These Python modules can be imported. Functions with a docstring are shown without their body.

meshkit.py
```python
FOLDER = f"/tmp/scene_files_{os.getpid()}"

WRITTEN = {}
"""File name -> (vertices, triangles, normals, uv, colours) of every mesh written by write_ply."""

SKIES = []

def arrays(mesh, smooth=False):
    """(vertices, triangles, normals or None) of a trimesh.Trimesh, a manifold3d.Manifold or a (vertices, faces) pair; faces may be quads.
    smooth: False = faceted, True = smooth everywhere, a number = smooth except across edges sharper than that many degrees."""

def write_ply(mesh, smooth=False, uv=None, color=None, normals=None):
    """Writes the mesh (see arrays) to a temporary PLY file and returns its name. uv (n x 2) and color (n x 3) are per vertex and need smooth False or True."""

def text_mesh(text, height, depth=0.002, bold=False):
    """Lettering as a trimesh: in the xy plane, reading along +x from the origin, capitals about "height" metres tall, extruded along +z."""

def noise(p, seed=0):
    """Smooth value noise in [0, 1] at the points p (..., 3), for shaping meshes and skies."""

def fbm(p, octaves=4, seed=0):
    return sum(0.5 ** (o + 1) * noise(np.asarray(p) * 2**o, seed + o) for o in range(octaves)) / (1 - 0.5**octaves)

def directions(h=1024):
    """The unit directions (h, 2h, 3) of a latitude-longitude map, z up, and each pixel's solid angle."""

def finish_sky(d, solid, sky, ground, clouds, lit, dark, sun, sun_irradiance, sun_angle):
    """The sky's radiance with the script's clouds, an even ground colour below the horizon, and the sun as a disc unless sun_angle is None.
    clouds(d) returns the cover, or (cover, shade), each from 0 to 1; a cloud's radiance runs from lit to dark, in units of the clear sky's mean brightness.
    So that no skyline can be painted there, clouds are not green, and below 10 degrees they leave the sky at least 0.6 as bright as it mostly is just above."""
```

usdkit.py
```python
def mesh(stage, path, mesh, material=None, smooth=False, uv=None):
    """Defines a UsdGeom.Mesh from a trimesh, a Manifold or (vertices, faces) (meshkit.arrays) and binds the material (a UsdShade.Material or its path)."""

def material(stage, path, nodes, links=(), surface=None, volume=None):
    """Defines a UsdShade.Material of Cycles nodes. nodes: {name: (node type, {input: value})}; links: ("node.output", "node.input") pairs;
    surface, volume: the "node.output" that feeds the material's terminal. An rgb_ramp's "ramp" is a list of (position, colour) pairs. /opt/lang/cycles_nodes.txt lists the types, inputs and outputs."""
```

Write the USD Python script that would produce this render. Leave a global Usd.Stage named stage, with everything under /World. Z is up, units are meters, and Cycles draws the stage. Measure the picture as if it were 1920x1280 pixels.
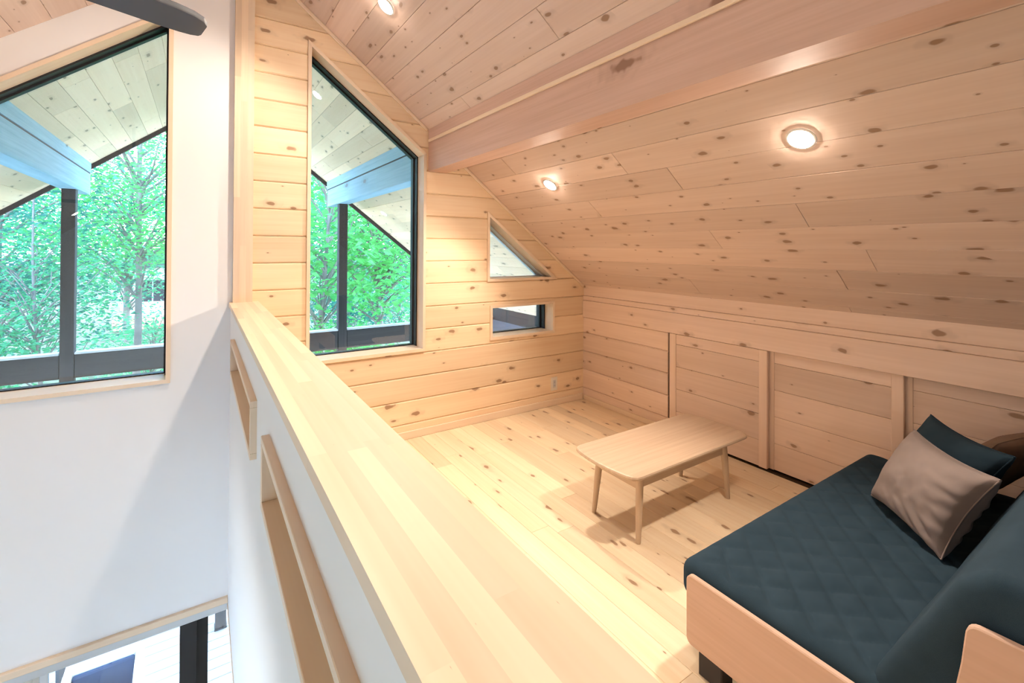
import math
import numpy as np
import trimesh
import usdkit
from meshkit import fbm
from pxr import Gf, Sdf, Usd, UsdGeom, UsdLux, UsdShade
from shapely import affinity
from shapely.geometry import Polygon, box as sbox
from shapely.ops import unary_union

stage = Usd.Stage.CreateInMemory()
UsdGeom.SetStageUpAxis(stage, UsdGeom.Tokens.z)
UsdGeom.SetStageMetersPerUnit(stage, 1.0)
UsdGeom.Xform.Define(stage, '/World')

# ------------------------------------------------------------------ camera, sky, sun, exposure
cam = UsdGeom.Camera.Define(stage, '/World/camera')
cam.CreateHorizontalApertureAttr(36.0)
cam.CreateFocalLengthAttr(16.517)
cam.CreateHorizontalApertureOffsetAttr(-0.0515)
cam.CreateVerticalApertureOffsetAttr(-3.3926)
cam.CreateExposureAttr(0.80)
cam.CreateClippingRangeAttr(Gf.Vec2f(0.05, 500.0))
_yaw, _pitch, _roll = np.radians([33.66669, 0.37121, 0.32760])
_F = np.array([math.sin(_yaw) * math.cos(_pitch), math.cos(_yaw) * math.cos(_pitch), math.sin(_pitch)])
_r = np.array([math.cos(_yaw), -math.sin(_yaw), 0.0])
_u = np.cross(_r, _F)
_R = math.cos(_roll) * _r + math.sin(_roll) * _u
_U = -math.sin(_roll) * _r + math.cos(_roll) * _u
UsdGeom.Xformable(cam).AddTransformOp().Set(Gf.Matrix4d(*map(float, _R), 0, *map(float, _U), 0, *map(float, -_F), 0, 0, 0, 1.445, 1))

SKY, SUN, LAMP, LAMP_W = 0.75, 27.0, 190.0, 640.0
SKY_TINT = (1.0, 0.94, 1.0)
LAMP_COLOR = (1.0, 0.85, 0.71)
sky_mat = usdkit.material(stage, '/World/Looks/sky', {
    's': ('sky_texture', {'sky_type': 'multiple_scattering', 'sun_disc': False, 'sun_elevation': math.radians(66), 'sun_rotation': math.radians(25)}),
    't': ('mix', {'mix_type': 'multiply', 'fac': 1.0, 'color2': SKY_TINT}),
    'b': ('background_shader', {'strength': SKY})}, [('s.color', 't.color1'), ('t.color', 'b.color')], surface='b.background')
dome = UsdLux.DomeLight.Define(stage, '/World/sky')
dome.CreateIntensityAttr(1.0)
UsdShade.MaterialBindingAPI.Apply(dome.GetPrim()).Bind(sky_mat)
sun = UsdLux.DistantLight.Define(stage, '/World/sun')
sun.CreateIntensityAttr(SUN)
sun.CreateAngleAttr(0.6)
sun.CreateColorAttr(Gf.Vec3f(1.0, 0.91, 0.76))
UsdGeom.Xformable(sun).AddRotateZOp().Set(-25.0)      # the sun stands beyond the deck, high and a little to the right
UsdGeom.Xformable(sun).AddRotateXOp().Set(-24.0)


# ------------------------------------------------------------------ bookkeeping
_used = {}


def numbered(parent, name):
    key = (str(parent), name)
    n = _used.get(key, 0)
    _used[key] = n + 1
    return f'{parent}/{name}' + (f'_{n:03d}' if n else '')


def path_of(p):
    return '/World' if p is None else str(p.GetPath())


def tag(o, label=None, cat=None, group=None, kind=None):
    for k, v in (('label', label), ('category', cat), ('group', group), ('kind', kind)):
        if v:
            o.SetCustomDataByKey(k, v)
    return o


def thing(name, label, cat, loc=(0, 0, 0), rotz=0.0, group=None, kind=None):
    x = UsdGeom.Xform.Define(stage, numbered('/World', name))
    x.AddTranslateOp().Set(Gf.Vec3d(*map(float, loc)))
    x.AddRotateZOp().Set(float(rotz))
    return tag(x.GetPrim(), label, cat, group, kind)


def sub(name, parent, label=None, kind=None):
    """An Xform part that holds sub-parts."""
    return tag(UsdGeom.Xform.Define(stage, numbered(path_of(parent), name)).GetPrim(), label, None, None, kind)


def obj(name, mesh, mat, parent=None, label=None, cat=None, group=None, kind=None, smooth=False, uv=None):
    if isinstance(mesh, Bag):
        mesh = mesh.get()
        if uv is None:
            mesh, uv = mesh
        else:
            mesh = mesh[0]
    m = usdkit.mesh(stage, numbered(path_of(parent), name), mesh, mat, smooth=smooth, uv=uv)
    return tag(m.GetPrim(), label, cat, group, kind)


def dup(src, loc, rotz=0.0, label=None, group=None):
    was = src.GetCustomData()
    r = thing(src.GetName().rstrip('0123456789_') if src.GetName()[-3:].isdigit() else src.GetName(), label or was['label'], was['category'], loc, rotz, group or was.get('group'))
    r.GetReferences().AddInternalReference(src.GetPath())
    UsdGeom.Xformable(r).GetOrderedXformOps()[0].Set(Gf.Vec3d(*map(float, loc)))
    r.SetInstanceable(True)
    return r


class Bag:
    """Collects (vertices, faces, uv) into one mesh."""

    def __init__(self):
        self.v, self.f, self.t, self.n = [], [], [], 0

    def add(self, v, f, uv=None):
        v = np.asarray(v, float)
        self.v.append(v)
        self.f.append(np.asarray(f, int) + self.n)
        self.t.append(np.zeros((len(v), 2)) if uv is None else np.asarray(uv, float))
        self.n += len(v)
        return self

    def get(self):
        return (np.vstack(self.v), np.vstack(self.f)), np.vstack(self.t)


# ------------------------------------------------------------------ shapes
def _template():
    s = []
    for sx in (-1, 1):
        for sy in (-1, 1):
            for sz in (-1, 1):
                for ax in range(3):
                    s.append((sx, sy, sz, ax))
    s = np.array(s, float)
    p = s[:, :3] * 0.5
    for i, r in enumerate(s):
        for k in range(3):
            if k != int(r[3]):
                p[i, k] -= 0.05 * r[k]
    h = trimesh.convex.convex_hull(p)
    idx = [int(np.argmin(np.linalg.norm(p - q, axis=1))) for q in h.vertices]
    return s, np.array(idx)[h.faces]


_TS, _TF = _template()
_rng = np.random.default_rng(7)
_serial = [0]


def cbox(x0, x1, y0, y1, z0, z1, b=0.002):
    """A box with chamfered edges (44 triangles)."""
    c = np.array([(x0 + x1) / 2, (y0 + y1) / 2, (z0 + z1) / 2])
    h = np.array([abs(x1 - x0), abs(y1 - y0), abs(z1 - z0)]) / 2
    b = min(b, h.min() * 0.45)
    v = c + _TS[:, :3] * h
    for k in range(3):
        m = _TS[:, 3] != k
        v[m, k] -= b * _TS[m, k]
    return v, _TF.copy()


def rbox(x0, x1, y0, y1, z0, z1):
    m = trimesh.creation.box([x1 - x0, y1 - y0, z1 - z0])
    m.apply_translation([(x0 + x1) / 2, (y0 + y1) / 2, (z0 + z1) / 2])
    return np.array(m.vertices), np.array(m.faces)


def grain_uv(v, along, across):
    """u runs along the grain in metres, v across it; every piece gets its own strip of the wood."""
    v = np.asarray(v, float)
    _serial[0] += 1
    return np.stack([v @ np.asarray(along, float) + 50.0 * _serial[0], v @ np.asarray(across, float) + _rng.uniform(0, 9)], 1)


def wood(name, vf, mat, parent, along=(1, 0, 0), across=(0, 0, 1), **kw):
    return obj(name, vf, mat, parent, uv=grain_uv(vf[0], along, across), **kw)


def prism(poly, to3, depth):
    """Extrudes a shapely polygon (a, b) by depth; to3(a, b, d) gives points."""
    m = trimesh.creation.extrude_polygon(poly, depth, engine='earcut')
    v = np.array(m.vertices)
    out = to3(v[:, 0], v[:, 1], v[:, 2])
    f = np.array(m.faces)
    mm = trimesh.Trimesh(out, f, process=False)
    if mm.volume < 0:
        f = f[:, ::-1]
    return np.asarray(out), f


def frustum_prism(poly, inset, to3, depth):
    """Extruded polygon whose front edge is bevelled by inset (convex or simple polygons)."""
    b = Bag()
    for lo, hi, p in ((0, depth - inset, poly), (depth - inset, depth, poly.buffer(-inset, join_style=2))):
        for g in getattr(p, 'geoms', [p]):
            if g.area > 1e-8:
                v, f = prism(g, lambda a, c, d, lo=lo: to3(a, c, d + lo), hi - lo)
                b.add(v, f)
    return b.get()[0]


def tube(pts, rad, n=10, caps=True):
    pts = np.asarray(pts, float)
    rad = np.broadcast_to(rad, len(pts))
    t = np.gradient(pts, axis=0)
    t /= np.linalg.norm(t, axis=1, keepdims=True)
    ref = np.array([0.31, 0.17, 0.93]) if abs(t[0, 2]) < 0.9 else np.array([1.0, 0.1, 0])
    a = np.cross(t, ref)
    a /= np.linalg.norm(a, axis=1, keepdims=True)
    c = np.cross(t, a)
    k = np.arange(n) * 2 * np.pi / n
    v = (pts[:, None] + rad[:, None, None] * (np.cos(k)[None, :, None] * a[:, None] + np.sin(k)[None, :, None] * c[:, None])).reshape(-1, 3)
    f = []
    for i in range(len(pts) - 1):
        for j in range(n):
            p, q = i * n + j, i * n + (j + 1) % n
            f += [(p, q, q + n), (p, q + n, p + n)]
    if caps:
        v = np.vstack([v, pts[0], pts[-1]])
        e = len(v)
        m = (len(pts) - 1) * n
        for j in range(n):
            f += [((j + 1) % n, j, e - 2), (m + j, m + (j + 1) % n, e - 1)]
    return v, np.array(f)


def lathe(prof, n=32):
    """prof: (radius, z) pairs, from the axis to the axis."""
    m = trimesh.creation.revolve(np.array(prof, float), sections=n)
    return np.array(m.vertices), np.array(m.faces)


def turn(v, ax):
    """Rotates points so that +z becomes ax."""
    return np.asarray(v) @ trimesh.geometry.align_vectors([0, 0, 1], ax)[:3, :3].T


def rounded(x0, x1, y0, y1, z0, z1, r, step):
    """A rounded box as a fine grid; returns vertices, faces, normals."""
    size = np.array([x1 - x0, y1 - y0, z1 - z0])
    c = np.array([x0 + x1, y0 + y1, z0 + z1]) / 2
    V, Fc, n0 = [], [], 0
    for ax in range(3):
        a, b = [(1, 2), (2, 0), (0, 1)][ax]
        na, nb = max(4, int(size[a] / step)), max(4, int(size[b] / step))
        for s in (-1, 1):
            ga, gb = np.meshgrid(np.linspace(-1, 1, na + 1), np.linspace(-1, 1, nb + 1), indexing='ij')
            p = np.zeros((na + 1, nb + 1, 3))
            p[..., a], p[..., b], p[..., ax] = ga, gb, s
            i = np.arange((na + 1) * (nb + 1)).reshape(na + 1, nb + 1) + n0
            q = np.stack([i[:-1, :-1], i[1:, :-1], i[1:, 1:], i[:-1, 1:]], -1).reshape(-1, 4)
            if s < 0:
                q = q[:, ::-1]
            V.append(p.reshape(-1, 3))
            Fc.append(np.vstack([q[:, [0, 1, 2]], q[:, [0, 2, 3]]]))
            n0 += (na + 1) * (nb + 1)
    v, f = np.vstack(V) * size / 2, np.vstack(Fc)
    core = np.clip(v, -(size / 2 - r), size / 2 - r)
    d = v - core
    L = np.linalg.norm(d, axis=1, keepdims=True)
    nrm = d / np.maximum(L, 1e-9)
    m = trimesh.Trimesh(core + nrm * r + c, f, process=False)
    m.merge_vertices(merge_tex=True, merge_norm=True)
    return m


# ------------------------------------------------------------------ materials
def M(name, nodes, links, surface='p.BSDF'):
    return usdkit.material(stage, '/World/Looks/' + name, nodes, links, surface=surface)


def plain(name, color, rough=0.5, spec=0.5, bump=0.0, bscale=300.0, metallic=0.0, var=0.0):
    nodes = {'p': ('principled_bsdf', {'base_color': color, 'roughness': rough, 'specular_ior_level': spec, 'metallic': metallic})}
    links = []
    if bump or var:
        nodes['g'] = ('geometry', {})
        nodes['n'] = ('noise_texture', {'scale': bscale, 'detail': 3.0})
        links.append(('g.position', 'n.vector'))
        if bump:
            nodes['b'] = ('bump', {'strength': bump, 'distance': 0.002})
            links += [('n.fac', 'b.height'), ('b.normal', 'p.normal')]
        if var:
            nodes['n2'] = ('noise_texture', {'scale': 3.0, 'detail': 4.0})
            nodes['r'] = ('rgb_ramp', {'ramp': [(0.3, tuple(c * (1 - var) for c in color)), (0.7, tuple(min(1, c * (1 + var)) for c in color))]})
            links += [('g.position', 'n2.vector'), ('n2.fac', 'r.fac'), ('r.color', 'p.base_color')]
    return M(name, nodes, links)


def pine(name, light, dark, knots=1.0, rough=0.5, spec=0.3, tone=0.16, knot_color=(0.30, 0.17, 0.095), ku=4.2, kv=9.0, streak=0.5):
    """Pine: u along the grain, v across. Grain streaks, heart tone, knots with a darker ring, and each piece a tone of its own."""
    nodes = {
        'st': ('attribute', {'attribute': 'st'}),
        'xy': ('separate_xyz', {}),
        'pc': ('math', {'math_type': 'multiply_add', 'value2': 0.02, 'value3': 0.5}),
        'fl': ('math', {'math_type': 'floor'}),
        'wn': ('white_noise_texture', {'dimensions': '1D'}),
        'gm': ('mapping', {'scale': (1.3, 42.0, 1.0)}),
        'gn': ('noise_texture', {'dimensions': '2D', 'scale': 1.0, 'detail': 2.0, 'roughness': 0.6}),
        'hm': ('mapping', {'scale': (0.55, 9.0, 1.0)}),
        'hn': ('noise_texture', {'dimensions': '2D', 'scale': 1.0, 'detail': 1.0}),
        'gs': ('math', {'math_type': 'multiply_add', 'value2': streak, 'value3': 0.0}),
        'hs': ('math', {'math_type': 'multiply_add', 'value2': 1.0 - streak}),
        'gr': ('rgb_ramp', {'ramp': [(0.30, light), (0.72, dark)]}),
        'km': ('mapping', {'scale': (ku, kv, 1.0)}),
        'kd': ('noise_texture', {'dimensions': '2D', 'scale': 30.0, 'detail': 0.0}),
        'kv': ('voronoi_texture', {'dimensions': '2D', 'scale': 1.0, 'randomness': 1.0}),
        'kc': ('separate_color', {}),
        'kr': ('map_range', {'from_min': 1.0 - 0.62 * knots, 'from_max': 1.0, 'to_min': 0.003, 'to_max': 0.16, 'clamp': True}),
        'kj': ('math', {'math_type': 'multiply_add', 'value2': 0.9, 'value3': 0.55}),
        'ka': ('math', {'math_type': 'multiply'}),
        'kq': ('math', {'math_type': 'divide'}),
        'k1': ('map_range', {'range_type': 'smoothstep', 'from_min': 0.55, 'from_max': 1.0, 'to_min': 1.0, 'to_max': 0.0, 'clamp': True}),
        'k2': ('map_range', {'range_type': 'smoothstep', 'from_min': 0.9, 'from_max': 2.4, 'to_min': 0.4, 'to_max': 0.0, 'clamp': True}),
        'ks': ('math', {'math_type': 'multiply', 'value2': 0.86}),
        'm2': ('mix', {'mix_type': 'mix', 'color2': tuple(d * 0.72 for d in dark)}),
        'm1': ('mix', {'mix_type': 'mix', 'color2': knot_color}),
        'tv': ('map_range', {'from_min': 0.0, 'from_max': 1.0, 'to_min': 1.0 - tone, 'to_max': 1.0 + tone * 0.35}),
        'th': ('hsv', {}),
        'p': ('principled_bsdf', {'roughness': rough, 'specular_ior_level': spec}),
    }
    links = [('st.vector', 'xy.vector'), ('xy.x', 'pc.value1'), ('pc.value', 'fl.value1'), ('fl.value', 'wn.w'),
             ('st.vector', 'gm.vector'), ('gm.vector', 'gn.vector'), ('st.vector', 'hm.vector'), ('hm.vector', 'hn.vector'),
             ('gn.fac', 'gs.value1'), ('hn.fac', 'hs.value1'), ('gs.value', 'hs.value3'), ('hs.value', 'gr.fac'),
             ('st.vector', 'km.vector'), ('km.vector', 'kv.vector'), ('st.vector', 'kd.vector'), ('kv.color', 'kc.color'), ('kc.r', 'kr.value'),
             ('kd.fac', 'kj.value1'), ('kv.distance', 'ka.value1'), ('kj.value', 'ka.value2'), ('ka.value', 'kq.value1'), ('kr.result', 'kq.value2'),
             ('kq.value', 'k1.value'), ('kq.value', 'k2.value'), ('k1.result', 'ks.value1'),
             ('gr.color', 'm2.color1'), ('k2.result', 'm2.fac'), ('m2.color', 'm1.color1'), ('ks.value', 'm1.fac'),
             ('wn.value', 'tv.value'), ('tv.result', 'th.value'), ('m1.color', 'th.color'), ('th.color', 'p.base_color')]
    return M(name, nodes, links)


PINE_WALL = pine('pine_wall', (0.90, 0.70, 0.475), (0.83, 0.595, 0.375), knots=0.62)
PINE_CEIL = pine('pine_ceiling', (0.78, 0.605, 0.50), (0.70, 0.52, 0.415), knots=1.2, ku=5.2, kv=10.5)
PINE_KNEE = pine('pine_low_wall', (0.79, 0.60, 0.475), (0.71, 0.52, 0.395), knots=0.75)
PINE_FLOOR = pine('pine_floor', (0.90, 0.745, 0.53), (0.82, 0.63, 0.41), knots=0.8, rough=0.38, tone=0.17, ku=4.0, kv=10.0)
PINE_SOFFIT = pine('pine_soffit', (0.98, 0.71, 0.47), (0.93, 0.64, 0.40), knots=0.85, rough=0.6, knot_color=(0.34, 0.22, 0.13), ku=3.5)
LAMINATE = pine('laminated_pine', (0.86, 0.70, 0.52), (0.79, 0.60, 0.42), knots=0.0, rough=0.42, tone=0.15)
KNEE_TRIM = pine('low_wall_trim', (0.80, 0.61, 0.47), (0.73, 0.53, 0.40), knots=0.0, rough=0.5, tone=0.05)
CASING = pine('casing_pine', (0.88, 0.71, 0.53), (0.81, 0.62, 0.44), knots=0.0, rough=0.45, tone=0.10)
BEAM = pine('beam_wood', (0.66, 0.45, 0.36), (0.58, 0.38, 0.29), knots=0.2, rough=0.6, tone=0.02, ku=1.6, kv=5.0, streak=0.8, knot_color=(0.26, 0.14, 0.09))
BEAM_OUT = pine('weathered_beam', (0.40, 0.60, 0.70), (0.30, 0.49, 0.59), knots=0.3, rough=0.8, tone=0.04, ku=1.6, kv=5.0, streak=0.9, knot_color=(0.22, 0.24, 0.25))
STAIN = pine('dark_stained_wood', (0.055, 0.048, 0.046), (0.035, 0.030, 0.030), knots=0.0, rough=0.6, tone=0.1)
DECK = pine('deck_wood', (0.62, 0.58, 0.53), (0.54, 0.50, 0.45), knots=0.0, rough=0.65, tone=0.10)
ASH = pine('table_ash', (0.62, 0.47, 0.33), (0.53, 0.38, 0.26), knots=0.0, rough=0.45, tone=0.05, streak=0.7)
PLY = pine('sofa_plywood', (0.61, 0.42, 0.32), (0.55, 0.37, 0.27), knots=0.0, rough=0.42, tone=0.04, streak=0.75)
BARK = plain('bark', (0.20, 0.18, 0.15), 0.9, 0.2, bump=0.6, bscale=25.0, var=0.3)
PLASTER = plain('white_plaster', (0.86, 0.845, 0.825), 0.85, 0.2)
FRAME = plain('dark_aluminium', (0.022, 0.020, 0.022), 0.5, 0.4)
RAIL_WHITE = plain('white_aluminium', (0.62, 0.62, 0.62), 0.4)
IVORY = plain('ivory_plastic', (0.80, 0.74, 0.64), 0.35)
FAN = plain('fan_grey', (0.085, 0.090, 0.100), 0.65)
RING = plain('lamp_ring', (0.85, 0.83, 0.78), 0.4)
BLIND = plain('blind_fabric', (0.70, 0.66, 0.58), 0.9, 0.1)
ROOFING = plain('roofing', (0.07, 0.07, 0.075), 0.8, bump=0.3, bscale=40.0)
WHITE_RESIN = plain('white_resin', (0.84, 0.86, 0.88), 0.35)
NAVY = plain('navy_fabric', (0.045, 0.07, 0.13), 0.85, 0.1)
EARTH = plain('earth', (0.16, 0.17, 0.08), 0.95, 0.1, bump=0.8, bscale=3.0, var=0.45)
STONE_WALL = plain('house_wall', (0.78, 0.74, 0.70), 0.9, 0.1)
TERRACOTTA = plain('terracotta', (0.45, 0.22, 0.15), 0.9, 0.1)
DARK_GAP = plain('dark_gap', (0.06, 0.035, 0.02), 0.8, 0.1)


def fabric(name, color, c2, scale=900.0, bump=0.35, rough=0.95):
    return M(name, {
        'g': ('geometry', {}),
        'n': ('noise_texture', {'scale': scale, 'detail': 2.0}),
        'n2': ('noise_texture', {'scale': 9.0, 'detail': 4.0}),
        'r': ('rgb_ramp', {'ramp': [(0.3, color), (0.7, c2)]}),
        'a': ('mix_float', {'fac': 0.5}),
        'b': ('bump', {'strength': bump, 'distance': 0.0015}),
        'p': ('principled_bsdf', {'roughness': rough, 'specular_ior_level': 0.15, 'sheen_weight': 0.25, 'sheen_roughness': 0.5, 'sheen_tint': c2})},
        [('g.position', 'n.vector'), ('g.position', 'n2.vector'), ('n.fac', 'a.a'), ('n2.fac', 'a.b'), ('a.result', 'r.fac'), ('r.color', 'p.base_color'), ('n.fac', 'b.height'), ('b.normal', 'p.normal')])


TEAL = fabric('teal_upholstery', (0.017, 0.035, 0.051), (0.028, 0.052, 0.073))
BEIGE = fabric('beige_linen', (0.20, 0.16, 0.145), (0.27, 0.22, 0.20))
BROWN = fabric('brown_linen', (0.20, 0.135, 0.10), (0.27, 0.185, 0.13))

LENS = M('lamp_lens', {'e': ('emission', {'color': LAMP_COLOR, 'strength': LAMP})}, [], surface='e.emission')
GLASS = M('window_glass', {
    'f': ('fresnel', {'IOR': 1.55}),
    't': ('transparent_bsdf', {'color': (0.96, 0.98, 0.97)}),
    'g': ('glossy_bsdf', {'color': (1, 1, 1), 'roughness': 0.0}),
    'm': ('mix_closure', {})}, [('f.fac', 'm.fac'), ('t.BSDF', 'm.closure1'), ('g.BSDF', 'm.closure2')], surface='m.closure')


def leafmat(name, a, b, trans, t=0.45):
    return M(name, {
        'g': ('geometry', {}),
        'r': ('rgb_ramp', {'ramp': [(0.0, a), (1.0, b)]}),
        'tr': ('mix', {'mix_type': 'multiply', 'fac': 1.0, 'color2': trans}),
        'd': ('principled_bsdf', {'roughness': 0.45, 'specular_ior_level': 0.4}),
        't': ('translucent_bsdf', {}),
        'm': ('mix_closure', {'fac': t})},
        [('g.random_per_island', 'r.fac'), ('r.color', 'd.base_color'), ('r.color', 'tr.color1'), ('tr.color', 't.color'), ('d.BSDF', 'm.closure1'), ('t.BSDF', 'm.closure2')], surface='m.closure')


LEAF_BRIGHT = leafmat('leaf_bright', (0.10, 0.36, 0.10), (0.28, 0.55, 0.12), (1.4, 1.5, 1.1))
LEAF_MID = leafmat('leaf_mid', (0.06, 0.28, 0.12), (0.17, 0.44, 0.15), (1.3, 1.5, 1.3))
LEAF_DARK = leafmat('leaf_dark', (0.03, 0.16, 0.11), (0.08, 0.28, 0.17), (1.2, 1.4, 1.3))

# ------------------------------------------------------------------ the room: numbers
XR, ZR, S = 0.226, 3.33, 0.785           # ridge, and the fall of the roof per metre of X
COS, SIN = 1 / math.hypot(1, S), S / math.hypot(1, S)
YG, YO, YP = 3.40, 3.63, 6.95            # gable wall inside, outside, outer edge of the porch roof
YB = -3.6                                # wall behind the camera
XK = 3.08                                # knee wall
XV = -2.63                               # outer wall of the void
FZ = -2.86                               # lower floor
PITCH, J0 = 0.1755, 0.1095               # boards on the walls


def zroof(x):
    return ZR - S * abs(x - XR)


def slope_pt(side, s, n):
    """A point at s metres down the slope (side +1 right, -1 left), n metres below the ceiling plane."""
    return XR + side * (s * COS - n * SIN), ZR - s * SIN - n * COS


def slope_board(side, s0, s1, y0, y1, n0, n1, b=0.0017):
    v, f = cbox(s0, s1, y0, y1, n0, n1, b)
    x, z = slope_pt(side, v[:, 0], v[:, 2])
    out = np.stack([x, v[:, 1], z], 1)
    if trimesh.Trimesh(out, f, process=False).volume < 0:
        f = f[:, ::-1]
    return out, f


def lay_slope(parent, name, side, s_from, s_to, y0, y1, mat, lengths, seed, first=0.075, pitch=0.175, gap=0.0006):
    rng = np.random.default_rng(seed)
    edges = [s_from] + [first + pitch * k for k in range(60) if s_from + 0.03 < first + pitch * k < s_to - 0.03] + [s_to]
    for a, b in zip(edges[:-1], edges[1:]):
        y = y0
        cut = [y0]
        y = y0 + rng.uniform(0.3, 1.0) * lengths
        while y < y1 - 0.5:
            cut.append(y)
            y += rng.uniform(0.7, 1.15) * lengths
        cut.append(y1)
        for p, q in zip(cut[:-1], cut[1:]):
            v, f = slope_board(side, a + gap, b - gap, p + 0.0008, q - 0.0008, -0.012, rng.uniform(-0.0006, 0.0006))
            wood(name, (v, f), mat, parent, (0, 1, 0), (side * COS, 0, -SIN))


# ------------------------------------------------------------------ roof and ceiling
ceiling = thing('ceiling', 'pitched knotty pine board ceiling rising from the low side wall to the ridge', 'ceiling', kind='structure')
SLOPE_K = (XK + 0.05 - XR) / COS
lay_slope(ceiling, 'plank', 1, 0.0, SLOPE_K, YB, YG + 0.02, PINE_CEIL, 3.4, 11)
lay_slope(ceiling, 'plank', -1, 0.0, SLOPE_K, YB, YG + 0.02, PINE_CEIL, 2.9, 12)

roof = thing('roof', 'outer shell of the pitched roof above the ceiling boards', 'roof', kind='structure')
for sd in (1, -1):
    wood('roof_panel', slope_board(sd, -0.02, (3.84 - XR) / COS, YB - 0.3, YP - 0.01, -0.20, -0.013, 0.003), ROOFING, roof, (0, 1, 0), (1, 0, 0))
porch = thing('porch_ceiling', 'pale pine board soffit of the deep porch roof outside the windows', 'porch ceiling', kind='structure')
for sd, sdv in ((1, 21), (-1, 22)):
    lay_slope(porch, 'plank', sd, 0.0, (3.80 - XR) / COS, YO, YP, PINE_SOFFIT, 2.1, sdv)
for sd in (1, -1):
    wood('fascia', slope_board(sd, 0.0, (3.84 - XR) / COS, YP, YP + 0.03, -0.20, 0.045, 0.003), STAIN, porch, (COS * sd, 0, -SIN), (0, 1, 0), label='dark fascia board along the sloping porch edge')
    xe = XR + sd * (3.81 - XR)
    wood('eave_board', cbox(min(xe, xe + 0.04 * sd), max(xe, xe + 0.04 * sd), YO, YP, 0.33, 0.56), STAIN, porch, (0, 1, 0), (0, 0, 1), label='dark board under the low eave')

# ------------------------------------------------------------------ gable wall
ww_in = Polygon([(0.615, 0.670), (1.425, 0.670), (1.425, 2.791 - S * (1.425 - 0.62)), (0.615, 2.795)])
lw_in = affinity.scale(ww_in, -1, 1, origin=(XR, 0))
tri_in = Polygon([(2.020, 1.183), (2.684, 1.183), (2.020, 1.704)])
small_in = Polygon([(2.050, 0.692), (2.695, 0.692), (2.695, 0.937), (2.050, 0.937)])
HEAD = -0.745
low_in = Polygon([(-2.25, FZ + 0.02), (1.35, FZ + 0.02), (1.35, HEAD), (-2.25, HEAD)])
CT = 0.022


def outer(p):
    return p.buffer(CT, join_style=2, mitre_limit=6)


gable = thing('wall_back', 'gable wall, knotty pine boards at right and white plaster at left, with windows', 'wall', kind='structure')
room_r = Polygon([(0.262, 0.0), (XK + 0.02, 0.0), (XK + 0.02, zroof(XK) + 0.01), (0.262, zroof(0.262) + 0.01)])
holes = unary_union([outer(ww_in), outer(tri_in), outer(small_in)])


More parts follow.
